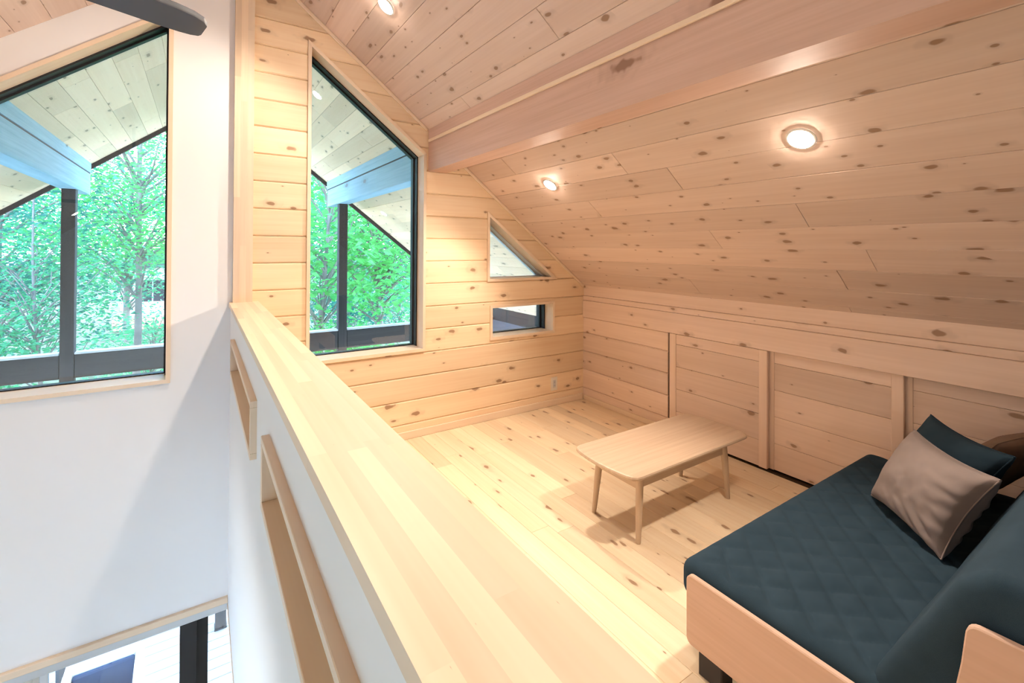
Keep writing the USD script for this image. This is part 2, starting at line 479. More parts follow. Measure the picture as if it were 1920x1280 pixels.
def wall_boards(parent, area, z_from, z_to, to3, along, mat, face=0.0, thick=0.014, c=0.0085, name='plank', joints=None):
    """Horizontal V-jointed boards over a polygon (a, z): front edges chamfered along the joints."""
    zs = [z_from] + [z for z in (joints if joints is not None else [J0 + PITCH * k for k in range(30)]) if z_from + 0.03 < z < z_to - 0.03] + [z_to]
    for z0, z1 in zip(zs[:-1], zs[1:]):
        row = area.intersection(sbox(-9, z0 + 0.0006, 9, z1 - 0.0006))
        for g in getattr(row, 'geoms', [row]):
            if g.geom_type != 'Polygon' or g.area < 1e-4:
                continue
            b = Bag()
            for lo, hi in ((z0, z0 + c), (z0 + c, z1 - c), (z1 - c, z1)):
                band = g.intersection(sbox(-9, lo, 9, hi))
                for h in getattr(band, 'geoms', [band]):
                    if h.geom_type != 'Polygon' or h.area < 1e-7:
                        continue
                    v, f = prism(h, lambda p, q, d: np.stack([p, d - thick, q], 1), thick)
                    front = v[:, 1] > -1e-6
                    edge = front & ((np.abs(v[:, 2] - z0) < 0.0009) | (np.abs(v[:, 2] - z1) < 0.0009))
                    v[edge, 1] -= c
                    b.add(v, f)
            v, f = b.get()[0]
            w = to3(v[:, 0], v[:, 2], v[:, 1] + face)
            if trimesh.Trimesh(w, f, process=False).volume < 0:
                f = f[:, ::-1]
            wood(name, (w, f), mat, parent, along, (0, 0, 1))


gable_to3 = lambda a, z, d: np.stack([a, YG - d, z], 1)
wall_boards(gable, room_r.difference(holes), 0.0, 3.34, gable_to3, (1, 0, 0), PINE_WALL)
core = Polygon([(XV - 0.1, FZ - 0.1), (XK + 0.15, FZ - 0.1), (XK + 0.15, zroof(XK + 0.15)), (XR, ZR), (XV - 0.1, zroof(XV - 0.1))])
core = core.difference(unary_union([outer(ww_in), outer(lw_in), outer(tri_in), outer(small_in), outer(low_in)]))
obj('core', prism(core, lambda a, z, d: np.stack([a, YG + 0.0145 + d, z], 1), YO - YG - 0.0145), PLASTER, gable, label='thickness of the wall behind the boards')
pl = Polygon([(XV, FZ), (0.18, FZ), (0.18, zroof(0.18) + 0.012), (XV, zroof(XV) + 0.012)]).difference(unary_union([outer(lw_in), outer(low_in)]))
obj('plaster_panel', prism(pl, lambda a, z, d: np.stack([a, YG + d, z], 1), 0.0145), PLASTER, gable, label='white plaster part of the wall')
pl2 = Polygon([(0.18, FZ), (XK, FZ), (XK, -0.3), (0.18, -0.3)]).difference(outer(low_in))
obj('plaster_panel', prism(pl2, lambda a, z, d: np.stack([a, YG + d, z], 1), 0.0145), PLASTER, gable)

post = thing('trim_1', 'laminated pine post trim where plaster meets the boards, standing on the wall cap', 'post', kind='structure')
xs = [0.168, 0.202, 0.238, 0.274]
for i in range(3):
    zc = [1.098, [1.75, 1.45, 2.05][i], [2.5, 2.35, 2.8][i], zroof(0.2) - 0.0]
    for a, b in zip(zc[:-1], zc[1:]):
        wood('stave', cbox(xs[i], xs[i + 1], 3.368, YG + 0.02, a, b, 0.0003), LAMINATE, post, (0, 0, 1), (1, 0, 0))
# sloping mouldings where the ceiling meets the gable
for k, (x0, x1, sd) in enumerate(((0.29, 1.462, 1), (1.622, XK, 1))):
    s0, s1 = (x0 - XR) / COS, (x1 - XR) / COS
    t = thing(f'trim_{k + 2}', ['sloping pine moulding between ceiling and gable above the tall window', 'sloping pine moulding between ceiling and gable below the beam'][k], 'moulding', kind='structure')
    wood('moulding', slope_board(sd, s0, s1, 3.384, YG, 0.0, 0.022, 0.004), CASING, t, (COS, 0, -SIN), (0, 1, 0))
base = thing('baseboard_back', 'slim pine baseboard along the gable wall floor', 'baseboard', kind='structure')
wood('board', cbox(0.30, XK - 0.012, YG - 0.012, YG, 0.0, 0.058, 0.004), CASING, base)


# ------------------------------------------------------------------ windows
def inset_poly(P, dist):
    n = len(P)
    ln = []
    for i in range(n):
        d = (P[(i + 1) % n] - P[i]) / np.linalg.norm(P[(i + 1) % n] - P[i])
        m = np.array([-d[1], d[0]])
        ln.append((m, m @ P[i] + dist[i]))
    return np.array([np.linalg.solve(np.array([ln[i - 1][0], ln[i][0]]), [ln[i - 1][1], ln[i][1]]) for i in range(n)])


def window(name, label, inner, cat='window', pane=True, glass_y=3.575, frame=FRAME):
    w = thing(name, label, cat, kind='structure')
    P = np.array(inner.exterior.coords)[:-1]
    if not inner.exterior.is_ccw:
        P = P[::-1]
    O = np.array(outer(inner).exterior.coords)[:-1]
    if not outer(inner).exterior.is_ccw:
        O = O[::-1]
    O = np.array([O[np.argmin(np.linalg.norm(O - p, axis=1))] for p in P])
    n = len(P)
    for i in range(n):
        j = (i + 1) % n
        q = Polygon([P[i], P[j], O[j], O[i]])
        d = (P[j] - P[i]) / np.linalg.norm(P[j] - P[i])
        sill = abs(d[1]) < 1e-6 and d[0] > 0
        v, f = prism(q, lambda a, z, t: np.stack([a, 3.386 + t, z], 1), (3.560 if sill else 3.505) - 3.386)
        wood('casing_board', (v, f), CASING, w, (d[0], 0, d[1]), (0, 1, 0))
    edge = []
    for i in range(n):
        d = P[(i + 1) % n] - P[i]
        low_or_left = (abs(d[1]) < 1e-6 and d[0] > 0) or (abs(d[0]) < 1e-6 and d[1] < 0)
        edge.append((0.002, 0.006) if low_or_left else (0.010, 0.018))
    In1, In2 = inset_poly(P, [e[0] for e in edge]), inset_poly(P, [e[1] for e in edge])
    for i in range(n):
        j = (i + 1) % n
        pi, pj, qi, qj = In1[i], In1[j], In2[i], In2[j]
        b = Bag()
        y0 = 3.560 if edge[i][0] < 0.005 and abs(P[j][1] - P[i][1]) < 1e-6 else 3.505
        b.add(*prism(Polygon([P[i], P[j], pj, pi]), lambda a, z, t: np.stack([a, y0 + t, z], 1), 3.63 - y0))
        b.add(*prism(Polygon([pi, pj, qj, qi]), lambda a, z, t: np.stack([a, glass_y - 0.012 + t, z], 1), 0.03))
        obj('frame', b, frame, w)
    if pane:
        obj('pane', prism(Polygon(inset_poly(P, [e[0] + 0.001 for e in edge])), lambda a, z, t: np.stack([a, glass_y + t, z], 1), 0.006), GLASS, w)
    return w


window('window_1', 'tall sloping-topped window in the white plaster wall at left', lw_in)
window('window_2', 'tall five-sided window in the pine gable wall beside the post', ww_in)
window('window_3', 'small triangular window high under the sloping ceiling', tri_in, frame=RAIL_WHITE)
window('window_4', 'small low rectangular window below the triangular one', small_in)
w5 = window('window_5', 'wide glazed opening to the deck below the white wall', low_in, pane=False)
for a, b in ((-2.24, -1.13), (-1.05, -0.085), (0.06, 1.34)):
    obj('pane', rbox(a, b, 3.572, 3.578, FZ + 0.03, HEAD - 0.01), GLASS, w5)
wood('mullion', cbox(-0.085, 0.0, 3.50, 3.56, FZ + 0.02, HEAD), FRAME, w5)
wood('mullion', cbox(-0.012, 0.060, 3.56, 3.61, FZ + 0.02, HEAD), FRAME, w5)
wood('mullion', cbox(-1.13, -1.05, 3.56, 3.61, FZ + 0.02, HEAD), FRAME, w5)
wood('head_rail', cbox(-2.22, 1.33, 3.44, 3.50, HEAD - 0.078, HEAD - 0.002), RAIL_WHITE, w5, label='pale rail along the top of the opening')
blind = thing('pleated_blind', 'beige pleated blind gathered at the left of the lower opening', 'blind')
pb = Bag()
for i in range(12):
    x0 = -1.35 + 0.055 * i
    z0 = HEAD - 0.055
    y = 3.455 + np.array([0, 0.018, 0])
    for a in range(2):
        v = np.array([[x0 + 0.0275 * a, y[a], z0], [x0 + 0.0275 * (a + 1), y[a + 1], z0], [x0 + 0.0275 * (a + 1), y[a + 1], -2.82], [x0 + 0.0275 * a, y[a], -2.82]])
        w_ = v + np.array([0, 0.0015, 0])
        pb.add(np.vstack([v, w_]), [(0, 1, 2), (0, 2, 3), (4, 6, 5), (4, 7, 6), (0, 4, 5), (0, 5, 1), (3, 2, 6), (3, 6, 7), (0, 3, 7), (0, 7, 4), (1, 5, 6), (1, 6, 2)])
obj('fabric', pb, BLIND, blind)
obj('pull_bar', cbox(-0.69, -0.655, 3.450, 3.480, -2.82, HEAD - 0.052, 0.004), RAIL_WHITE, blind)
head = thing('trim_4', 'thin pine head casing along the lower edge of the white wall', 'moulding', kind='structure')
wood('board', cbox(-2.29, 0.158, 3.378, YG + 0.03, -0.744, -0.707, 0.003), CASING, head)

# ------------------------------------------------------------------ floors and other walls
floor = thing('floor', 'varnished knotty pine board floor of the loft', 'floor', kind='structure')
rng = np.random.default_rng(31)
bw = 0.1114
for i in range(25):
    a = 0.298 + bw * i
    if a > XK + 0.02:
        break
    y = YB + rng.uniform(0.2, 1.4)
    cut = [YB]
    while y < YG - 0.35:
        cut.append(y)
        y += rng.uniform(0.9, 1.9)
    cut.append(YG)
    for p, q in zip(cut[:-1], cut[1:]):
        wood('board', cbox(a + 0.0004, a + bw - 0.0004, p + 0.0004, q - 0.0004, -0.015, rng.uniform(-0.0004, 0.0), 0.0012), PINE_FLOOR, floor, (0, 1, 0), (1, 0, 0))
obj('slab', rbox(0.16, XK + 0.15, YB, YG, -0.30, -0.0155), PLASTER, floor, label='floor build-up below the boards')
low = thing('floor_001', 'timber floor of the room below', 'floor', kind='structure')
for i in range(26):
    a = XV + 0.23 * i
    wood('board', cbox(a + 0.0005, a + 0.2295, YB, YG + 0.2, FZ - 0.05, FZ, 0.0015), PINE_FLOOR, low, (0, 1, 0), (1, 0, 0))

knee = thing('wall_right', 'low knotty pine wall under the ceiling slope with header above sliding doors', 'wall', kind='structure')
knee_to3 = lambda a, z, d: np.stack([XK - d, a, z], 1)
HB, HT, HC = 0.787, 0.947, 0.992
wall_boards(knee, sbox(2.415, 0.0, YG, HB), 0.0, HB, knee_to3, (0, 1, 0), PINE_KNEE, joints=[0.1095 + PITCH * k for k in range(4)])
wall_boards(knee, sbox(YB, 0.0, -0.55, HB), 0.0, HB, knee_to3, (0, 1, 0), PINE_KNEE, joints=[0.1095 + PITCH * k for k in range(4)])
for p, q in ((-0.6, YG), (YB, -0.6)):
    wood('header_board', cbox(XK - 0.012, XK + 0.03, p + 0.0005, q - 0.0005, HB, HT, 0.003), PINE_KNEE, knee, (0, 1, 0), (0, 0, 1), label='header board above the sliding doors')
    wood('rail', cbox(XK - 0.006, XK + 0.03, p, q, HT + 0.0008, HC, 0.003), PINE_KNEE, knee, (0, 1, 0), (0, 0, 1))
    wood('plank', cbox(XK, XK + 0.03, p, q, HC + 0.0008, zroof(XK) + 0.03, 0.003), PINE_KNEE, knee, (0, 1, 0), (0, 0, 1))
wood('skirting', cbox(XK - 0.010, XK, 2.417, YG - 0.012, 0.0, 0.045, 0.004), CASING, knee, (0, 1, 0), (0, 0, 1))
obj('closet_back', rbox(XK + 0.16, XK + 0.2, YB, YG, FZ - 0.1, 1.2), PLASTER, knee)
obj('side_jamb', rbox(XK + 0.0145, XK + 0.16, 2.415, YG, -0.3, HB), DARK_GAP, knee)


def sliding_door(name, label, y0, y1, face, left=True):
    d = thing(name, label, 'sliding door', kind='structure')
    to3 = lambda a, z, t: np.stack([face - t, a, z], 1)
    zb, zt = 0.018, HB - 0.002 if face < XK + 0.01 else HB + 0.03
    wall_boards(d, sbox(y0 + 0.05, zb, y1 - 0.05, zt), zb, zt, to3, (0, 1, 0), PINE_KNEE, face=-0.005, joints=[0.19 + 0.172 * k for k in range(5)], c=0.003)
    for a, b in ((y0, y0 + 0.055), (y1 - 0.06, y1)):
        wood('stile', cbox(face, face + 0.024, a, b, zb, zt, 0.002), KNEE_TRIM, d, (0, 0, 1), (0, 1, 0))
    return d


sliding_door('door_1', 'sliding pine closet door beside the table, foremost of the row', 1.629, 2.393, XK - 0.010)
sliding_door('door_2', 'sliding pine closet door behind the sofa end, second of the row', 0.925, 1.66, XK + 0.020)
sliding_door('door_3', 'sliding pine closet door behind the cushions, nearest of the row', 0.20, 0.955, XK + 0.050)
sliding_door('door_4', 'sliding pine closet door behind the sofa back', -0.52, 0.23, XK + 0.080)
trk = thing('trim_5', 'dark groove of the floor track under the closet doors', 'floor track', kind='structure')
obj('track', cbox(XK + 0.006, XK + 0.13, -0.55, 2.41, -0.012, 0.006, 0.001), DARK_GAP, trk)

wl = thing('wall_left', 'white plaster wall of the double-height space', 'wall', kind='structure')
lwo = [sbox(-2.6, -2.5, 1.7, 0.60)]
obj('panel', prism(sbox(YB, FZ - 0.1, YG + 0.01, zroof(XV) + 0.05).difference(unary_union(lwo)), lambda a, z, t: np.stack([XV - 0.1 + t, a, z], 1), 0.1), PLASTER, wl)
for k, p in enumerate(lwo):
    y0, z0, y1, z1 = p.bounds
    w = thing(f'window_{6 + k}', 'tall side window of the double-height space at left', 'window', kind='structure')
    for a, b, c, d in ((y0, y1, z0, z0 + 0.045), (y0, y1, z1 - 0.045, z1), (y0, y0 + 0.045, z0 + 0.045, z1 - 0.045), (y1 - 0.045, y1, z0 + 0.045, z1 - 0.045)):
        obj('frame', cbox(XV - 0.08, XV - 0.02, a, b, c, d), FRAME, w)
    obj('pane', rbox(XV - 0.053, XV - 0.047, y0 + 0.045, y1 - 0.045, z0 + 0.045, z1 - 0.045), GLASS, w)
wf = thing('wall_front', 'white plaster wall behind the viewer', 'wall', kind='structure')
obj('panel', prism(Polygon([(XV, FZ - 0.1), (XK + 0.16, FZ - 0.1), (XK + 0.16, zroof(XK + 0.16)), (XR, ZR + 0.02), (XV, zroof(XV))]), lambda a, z, t: np.stack([a, YB - 0.1 + t, z], 1), 0.1), PLASTER, wf)

# ------------------------------------------------------------------ half wall with its cap and niches
XF = 0.158
NZ0, NZ1 = 0.752, 0.942
niches = [(1.74, 2.965), (0.18, 1.415)]
half = thing('wall_middle', 'white half wall between the loft and the drop, with framed niches', 'half wall', kind='structure')
face = sbox(-2.4, HEAD, YG, 1.078)
for a, b in niches:
    face = face.difference(sbox(a, NZ0, b, NZ1))
obj('plaster_body', prism(face, lambda a, z, t: np.stack([XF + t, a, z], 1), 0.115), PLASTER, half)
obj('loft_panel', rbox(XF + 0.115, 0.298, -2.4, YG, -0.3, 1.078), PLASTER, half)
wood('bottom_trim', cbox(XF - 0.004, XF + 0.115, -2.4, YG - 0.02, HEAD - 0.014, HEAD, 0.002), CASING, half, (0, 1, 0), (1, 0, 0))
for k, (a, b) in enumerate(niches):
    n = sub('niche', half, 'pine framed niche sunk in the white face, ' + ['the far one', 'the near one'][k])
    x0, x1, t = 0.138, XF + 0.113, 0.021
    wood('niche_board', cbox(x0, x1, a, b, NZ1 - t, NZ1, 0.0015), CASING, n, (0, 1, 0), (1, 0, 0))
    wood('niche_board', cbox(x0, x1, a, b, NZ0, NZ0 + t, 0.0015), CASING, n, (0, 1, 0), (1, 0, 0))
    wood('niche_board', cbox(x0, x1, a, a + t, NZ0 + t, NZ1 - t, 0.0015), CASING, n, (0, 0, 1), (1, 0, 0))
    wood('niche_board', cbox(x0, x1, b - t, b, NZ0 + t, NZ1 - t, 0.0015), CASING, n, (0, 0, 1), (1, 0, 0))
    wood('niche_back', cbox(x1 - 0.008, x1 + 0.001, a + t, b - t, NZ0 + t, NZ1 - t, 0.001), CASING, n, (0, 1, 0), (0, 0, 1))
cap = thing('wall_cap', 'thick finger-jointed pine cap along the top of the half wall', 'wall cap', kind='structure')
rng = np.random.default_rng(5)
cx = [0.148, 0.180, 0.2105, 0.2435, 0.2755, 0.3085]
for i in range(5):
    y = -2.4
    cut = [y]
    y += rng.uniform(0.2, 0.7)
    while y < YG - 0.2:
        cut.append(y)
        y += rng.uniform(0.45, 0.95)
    cut.append(YG)
    for p, q in zip(cut[:-1], cut[1:]):
        v, f = rbox(cx[i], cx[i + 1], p, q, 1.077, 1.098)
        if i == 0:
            v[(v[:, 0] < cx[0] + 0.001) & (v[:, 2] > 1.0965), 0] += 0.002
        wood('stave', (v, f), LAMINATE, cap, (0, 1, 0), (1, 0, 0))

# ------------------------------------------------------------------ beams
BZ = 2.035


def beam_poly(x0, x1, zb, lift=0.02):
    return Polygon([(x0, zb), (x1, zb), (x1, zroof(x1) + lift), (x0, zroof(x0) + lift)]) if abs(x1 - XR) > abs(x0 - XR) else Polygon([(x0, zb), (x1, zb), (x1, zroof(x1) + lift), (x0, zroof(x0) + lift)])


for k, (x0, x1, lab) in enumerate(((1.467, 1.617, 'deep planed beam running under the ceiling slope above the sofa side'), (-1.165, -1.015, 'matching ceiling beam over the double-height space'))):
    t = thing('ceiling_beam', lab, 'beam', kind='structure')
    v, f = prism(beam_poly(x0, x1, BZ), lambda a, z, d: np.stack([a, YB + d, z], 1), YG - YB)
    obj('timber', (v, f), BEAM, t, uv=grain_uv(v, (0, 1, 0), (0.45, 0, 1)))
    xi = x0 if k == 0 else x1
    sg = -1 if k == 0 else 1
    zt = zroof(xi) - 0.004
    wood('corner_strip', cbox(min(xi, xi + sg * 0.012), max(xi, xi + sg * 0.012), YB, YG - 0.02, zt - 0.095, zt - 0.072, 0.003), CASING, t, (0, 1, 0), (0, 0, 1))
    wood('cover_board', cbox(min(xi, xi + sg * 0.006), max(xi, xi + sg * 0.006), YB, YG - 0.02, zt - 0.0718, zt + 0.006, 0.001), BEAM, t, (0, 1, 0), (0, 0, 1))

ob = []
for k, (x0, x1, lab) in enumerate(((1.467, 1.617, 'pale weathered porch beam seen through the five-sided window'), (-1.165, -1.015, 'pale weathered porch beam seen through the left window'))):
    t = thing('porch_beam', lab, 'beam')
    v, f = cbox(x0, x1, YO, YP - 0.06, 2.005, 2.232, 0.004)
    wood('main_timber', (v, f), BEAM_OUT, t, (0, 1, 0), (0.3, 0, 1))
    v, f = cbox(x0 + 0.006, x1 - 0.006, YO, YP - 0.03, 2.232, 2.246, 0.001)
    wood('seam', (v, f), STAIN, t, (0, 1, 0), (0, 0, 1))
    v, f = prism(beam_poly(x0, x1, 2.246, -0.001), lambda a, z, d: np.stack([a, YO + d, z], 1), YP - 0.02 - YO)
    obj('upper_timber', (v, f), BEAM_OUT, t, uv=grain_uv(v, (0, 1, 0), (0, 0, 1)))
for k, (xc, zt, lab) in enumerate(((1.541, 2.005, 'dark square porch post under the right porch beam'), (-1.089, 2.005, 'dark square porch post under the left porch beam'), (XR, zroof(XR) - 0.075, 'dark square post at the middle of the porch, under the ridge'))):
    t = thing('porch_post', lab, 'post')
    wood('timber', cbox(xc - 0.053, xc + 0.053, 6.29, 6.396, -2.88, zt, 0.004), STAIN, t, (0, 0, 1), (1, 0, 0))
    wood('foot', cbox(xc - 0.06, xc + 0.06, 6.283, 6.403, -2.90, -2.88, 0.002), FRAME, t)
tie = thing('porch_tie_beam', 'broad dark horizontal beam joining the porch posts', 'beam')
for a, b in ((-4.2, -1.145), (-1.033, XR - 0.056), (XR + 0.056, 1.485), (1.597, 4.6)):
    wood('timber', cbox(a, b, 6.30, 6.386, 0.130, 0.365, 0.004), STAIN, tie, (1, 0, 0), (0, 0, 1))
    wood('capping', cbox(a, b, 6.285, 6.401, 0.3655, 0.385, 0.003), RAIL_WHITE, tie, (1, 0, 0), (0, 0, 1), label='pale metal capping')

# ------------------------------------------------------------------ downlights
rn, rz = slope_pt(1, 0, 1)
axis_r = np.array([-SIN, 0, -COS])


def make_downlight(side, label):
    ax = np.array([-SIN * side, 0, -COS])
    t = thing('downlight', label, 'downlight', group='recessed downlights in the ceiling')
    v, f = lathe([(0.046, 0.001), (0.056, 0.001), (0.058, 0.004), (0.055, 0.007), (0.048, 0.008), (0.046, 0.005), (0.046, 0.001)], 40)
    obj('ring', (turn(v, ax), f), RING, t, smooth=40)
    v, f = lathe([(0.0, 0.020), (0.018, 0.0190), (0.033, 0.0155), (0.043, 0.009), (0.0455, 0.002), (0.0, 0.002)], 40)
    obj('lens', (turn(v, ax), f), LENS, t, smooth=40)
    sl = UsdLux.SphereLight.Define(stage, str(t.GetPath()) + '/beam')
    sl.CreateRadiusAttr(0.04)
    sl.CreateIntensityAttr(LAMP_W)
    sl.CreateColorAttr(Gf.Vec3f(*LAMP_COLOR))
    sh = UsdLux.ShapingAPI.Apply(sl.GetPrim())
    sh.CreateShapingConeAngleAttr(68.0)
    sh.CreateShapingConeSoftnessAttr(0.55)
    mtx = np.eye(4)
    zz = -ax
    xx = np.cross([0, 1.0, 0], zz)
    mtx[:3, :3] = np.array([xx / np.linalg.norm(xx), [0, 1, 0], zz])
    mtx[3, :3] = ax * 0.07
    UsdGeom.Xformable(sl).AddTransformOp().Set(Gf.Matrix4d(*map(float, mtx.ravel())))
    return t


def at_slope(side, x, y):
    return (x if side > 0 else 2 * XR - x, y, zroof(x))


for side, x, y, lab in ((1, 0.871, 2.632, 'glowing downlight highest in the ceiling, above the tall window'),
                        (1, 2.055, 2.619, 'small glowing downlight on the ceiling slope nearest the gable, below the beam'),
                        (1, 2.046, 0.948, 'largest glowing downlight on the ceiling slope above the sofa'),
                        (1, 0.871, 0.948, 'downlight near the ridge over the viewer'),
                        (-1, 2.018, -2.30, 'downlight on the far slope of the double-height space, mirrored in the left window')):
    t = make_downlight(side, lab)
    UsdGeom.Xformable(t).GetOrderedXformOps()[0].Set(Gf.Vec3d(*map(float, at_slope(side, x, y))))

# ------------------------------------------------------------------ coffee table
table = thing('coffee_table', 'low pale wooden coffee table with rounded ends and splayed legs', 'coffee table')
ZT = 0.36
tp = []
xl, xr_, yf, yb = 1.712, 2.690, 1.525, 1.968
for s in np.linspace(0, 1, 25):
    tp.append((xl + 0.09 * 4 * (s - 0.5) ** 2 * 0.35 - 0.028, yb + (yf - yb) * s))
for s in np.linspace(0, 1, 25):
    tp.append((xr_ - 0.09 * 4 * (s - 0.5) ** 2 * 0.35 + 0.028, yf + (yb - yf) * s))
tpoly = Polygon(tp).buffer(-0.055).buffer(0.055, quad_segs=10)
bag = Bag()
rings = [(-0.010, ZT - 0.024), (-0.002, ZT - 0.018), (0.0, ZT - 0.010), (-0.003, ZT - 0.003), (-0.010, ZT)]


def resample(poly, n):
    L = poly.exterior
    start = L.project(__import__('shapely').Point(poly.bounds[0] - 1, (poly.bounds[1] + poly.bounds[3]) / 2))
    return np.array([L.interpolate((start + L.length * i / n) % L.length).coords[0] for i in range(n)])


def loft(rings3):
    n = len(rings3[0])
    v = np.vstack(rings3)
    f = []
    for i in range(len(rings3) - 1):
        for j in range(n):
            p, q = i * n + j, i * n + (j + 1) % n
            f += [(p, q, q + n), (p, q + n, p + n)]
    v = np.vstack([v, rings3[0].mean(0), rings3[-1].mean(0)])
    e, m = len(v), (len(rings3) - 1) * n
    for j in range(n):
        f += [((j + 1) % n, j, e - 2), (m + j, m + (j + 1) % n, e - 1)]
    f = np.array(f)
    if trimesh.Trimesh(v, f, process=False).volume < 0:
        f = f[:, ::-1]
    return v, f


v, f = loft([np.column_stack([resample(tpoly.buffer(d), 96), np.full(96, z)]) for d, z in rings])
wood('tabletop', (v, f), ASH, table, (1, 0, 0), (0, 1, 0), smooth=False)
for bx, by, tx, ty in ((1.809, 1.905, 1.838, 1.885), (1.799, 1.582, 1.832, 1.602), (2.560, 1.582, 2.540, 1.602), (2.560, 1.905, 2.540, 1.885)):
    pts = np.array([[bx, by, 0], [bx + (tx - bx) * 0.05, by + (ty - by) * 0.05, 0.012], [bx + (tx - bx) * 0.6, by + (ty - by) * 0.6, 0.2], [tx, ty, ZT - 0.022]])
    v, f = tube(pts, [0.011, 0.0125, 0.0185, 0.0195], 18)
    wood('leg', (v, f), ASH, table, (0, 0, 1), (1, 0, 0))
for y in (1.597, 1.876):
    wood('long_rail', cbox(1.835, 2.545, y, y + 0.016, 0.255, 0.322, 0.002), ASH, table)
for x in (1.826, 2.532):
    wood('end_rail', cbox(x, x + 0.018, 1.60, 1.888, 0.243, 0.298, 0.002), ASH, table, (0, 1, 0), (0, 0, 1))

# ------------------------------------------------------------------ sofa
sofa = thing('sofa', 'low dark teal upholstered sofa with quilted seat and plywood side panels', 'sofa')
m = rounded(1.412, 3.005, 0.02, 1.058, 0.232, 0.362, 0.042, 0.011)
v = np.array(m.vertices)
top = np.clip((v[:, 2] - 0.30) / 0.05, 0, 1) * np.clip((v[:, 0] - 1.42) / 0.06, 0, 1) * np.clip((3.0 - v[:, 0]) / 0.06, 0, 1) * np.clip((1.05 - v[:, 1]) / 0.06, 0, 1)
q = 0.145
wob = 0.012 * (fbm(np.column_stack([v[:, :2] * 5, np.zeros(len(v))]), 3, 4) - 0.5)
d1 = np.abs(((v[:, 0] + 1.15 * v[:, 1] + wob) / q + 0.5) % 1 - 0.5) * q
d2 = np.abs(((v[:, 0] - 1.15 * v[:, 1] + wob) / q + 0.5) % 1 - 0.5) * q
dd = np.minimum(d1, d2)
puff = 1 - np.exp(-dd / 0.018)
v[:, 2] += top * (0.012 * puff - 0.007 + 0.010 * (fbm(np.column_stack([v[:, :2] * 3, np.zeros(len(v))]), 3, 9) - 0.5))
m.vertices = v
obj('seat_cushion', m, TEAL, sofa, smooth=True)
prof = Polygon([(0.500, 0.345), (0.33, 0.690), (0.275, 0.738), (0.02, 0.735), (-0.06, 0.66), (-0.08, 0.25), (0.40, 0.25)]).buffer(-0.045).buffer(0.05, quad_segs=12)
ring = []
for x, inset in ((1.424, 0.05), (1.427, 0.03), (1.436, 0.012), (1.452, 0.002), (1.472, 0.0), *[(x, 0.0) for x in np.linspace(1.55, 2.9, 40)], (2.955, 0.0), (2.985, 0.01), (3.0, 0.04)):
    r = resample(prof.buffer(-inset), 120)
    ring.append(np.column_stack([np.full(120, x), r]))
v, f = loft(ring)
v[:, 1] += 0.012 * (fbm(v * 4, 3, 3) - 0.5)
v[:, 2] += 0.016 * (fbm(v * 3.1 + 7, 3, 3) - 0.5)
obj('back_cushion', (v, f), TEAL, sofa, smooth=50)
wood('base_frame', cbox(1.47, 2.96, 0.05, 0.98, 0.095, 0.245, 0.004), STAIN, sofa)
for x, y in ((1.442, 0.90), (2.93, 0.90), (1.442, 0.02), (2.93, 0.02)):
    obj('leg', cbox(x - 0.02, x + 0.045, y, y + 0.085, 0.0, 0.105, 0.003), STAIN, sofa, uv=None)
panel = Polygon([(1.013, 0.104), (1.013, 0.338), (0.40, 0.332), (0.37, 0.345), (0.345, 0.39), (0.328, 0.46), (0.315, 0.545), (0.306, 0.636), (-0.10, 0.640), (-0.10, 0.104)])
panel = panel.buffer(-0.022).buffer(0.044, quad_segs=10).buffer(-0.022, quad_segs=10)
for x in (1.392, 3.008):
    rings3 = []
    for dx, ins in ((0.0, 0.003), (0.003, 0.0), (0.017, 0.0), (0.020, 0.003)):
        p = panel.buffer(-ins)
        rings3.append((dx, p))
    b = Bag()
    n = 420
    R3 = [np.column_stack([np.full(n, x + dx), resample(p, n)]) for dx, p in rings3]
    vv = np.vstack(R3)
    ff = []
    for i in range(3):
        for j in range(n):
            p, qq = i * n + j, i * n + (j + 1) % n
            ff += [(p, qq, qq + n), (p, qq + n, p + n)]
    b.add(vv, ff)
    for k in (0, 3):
        cv, cf = trimesh.creation.triangulate_polygon(Polygon(R3[k][:, 1:]), engine='earcut')
        b.add(np.column_stack([np.full(len(cv), R3[k][0, 0]), cv]), cf if k == 3 else cf[:, ::-1])
    (v, f), _ = b.get()
    mm = trimesh.Trimesh(v, f, process=False)
    trimesh.repair.fix_normals(mm)
    obj('side_panel', (v, np.array(mm.faces)), PLY, sofa, uv=grain_uv(v, (0, 1, 0), (0, 0, 1)), label=None)


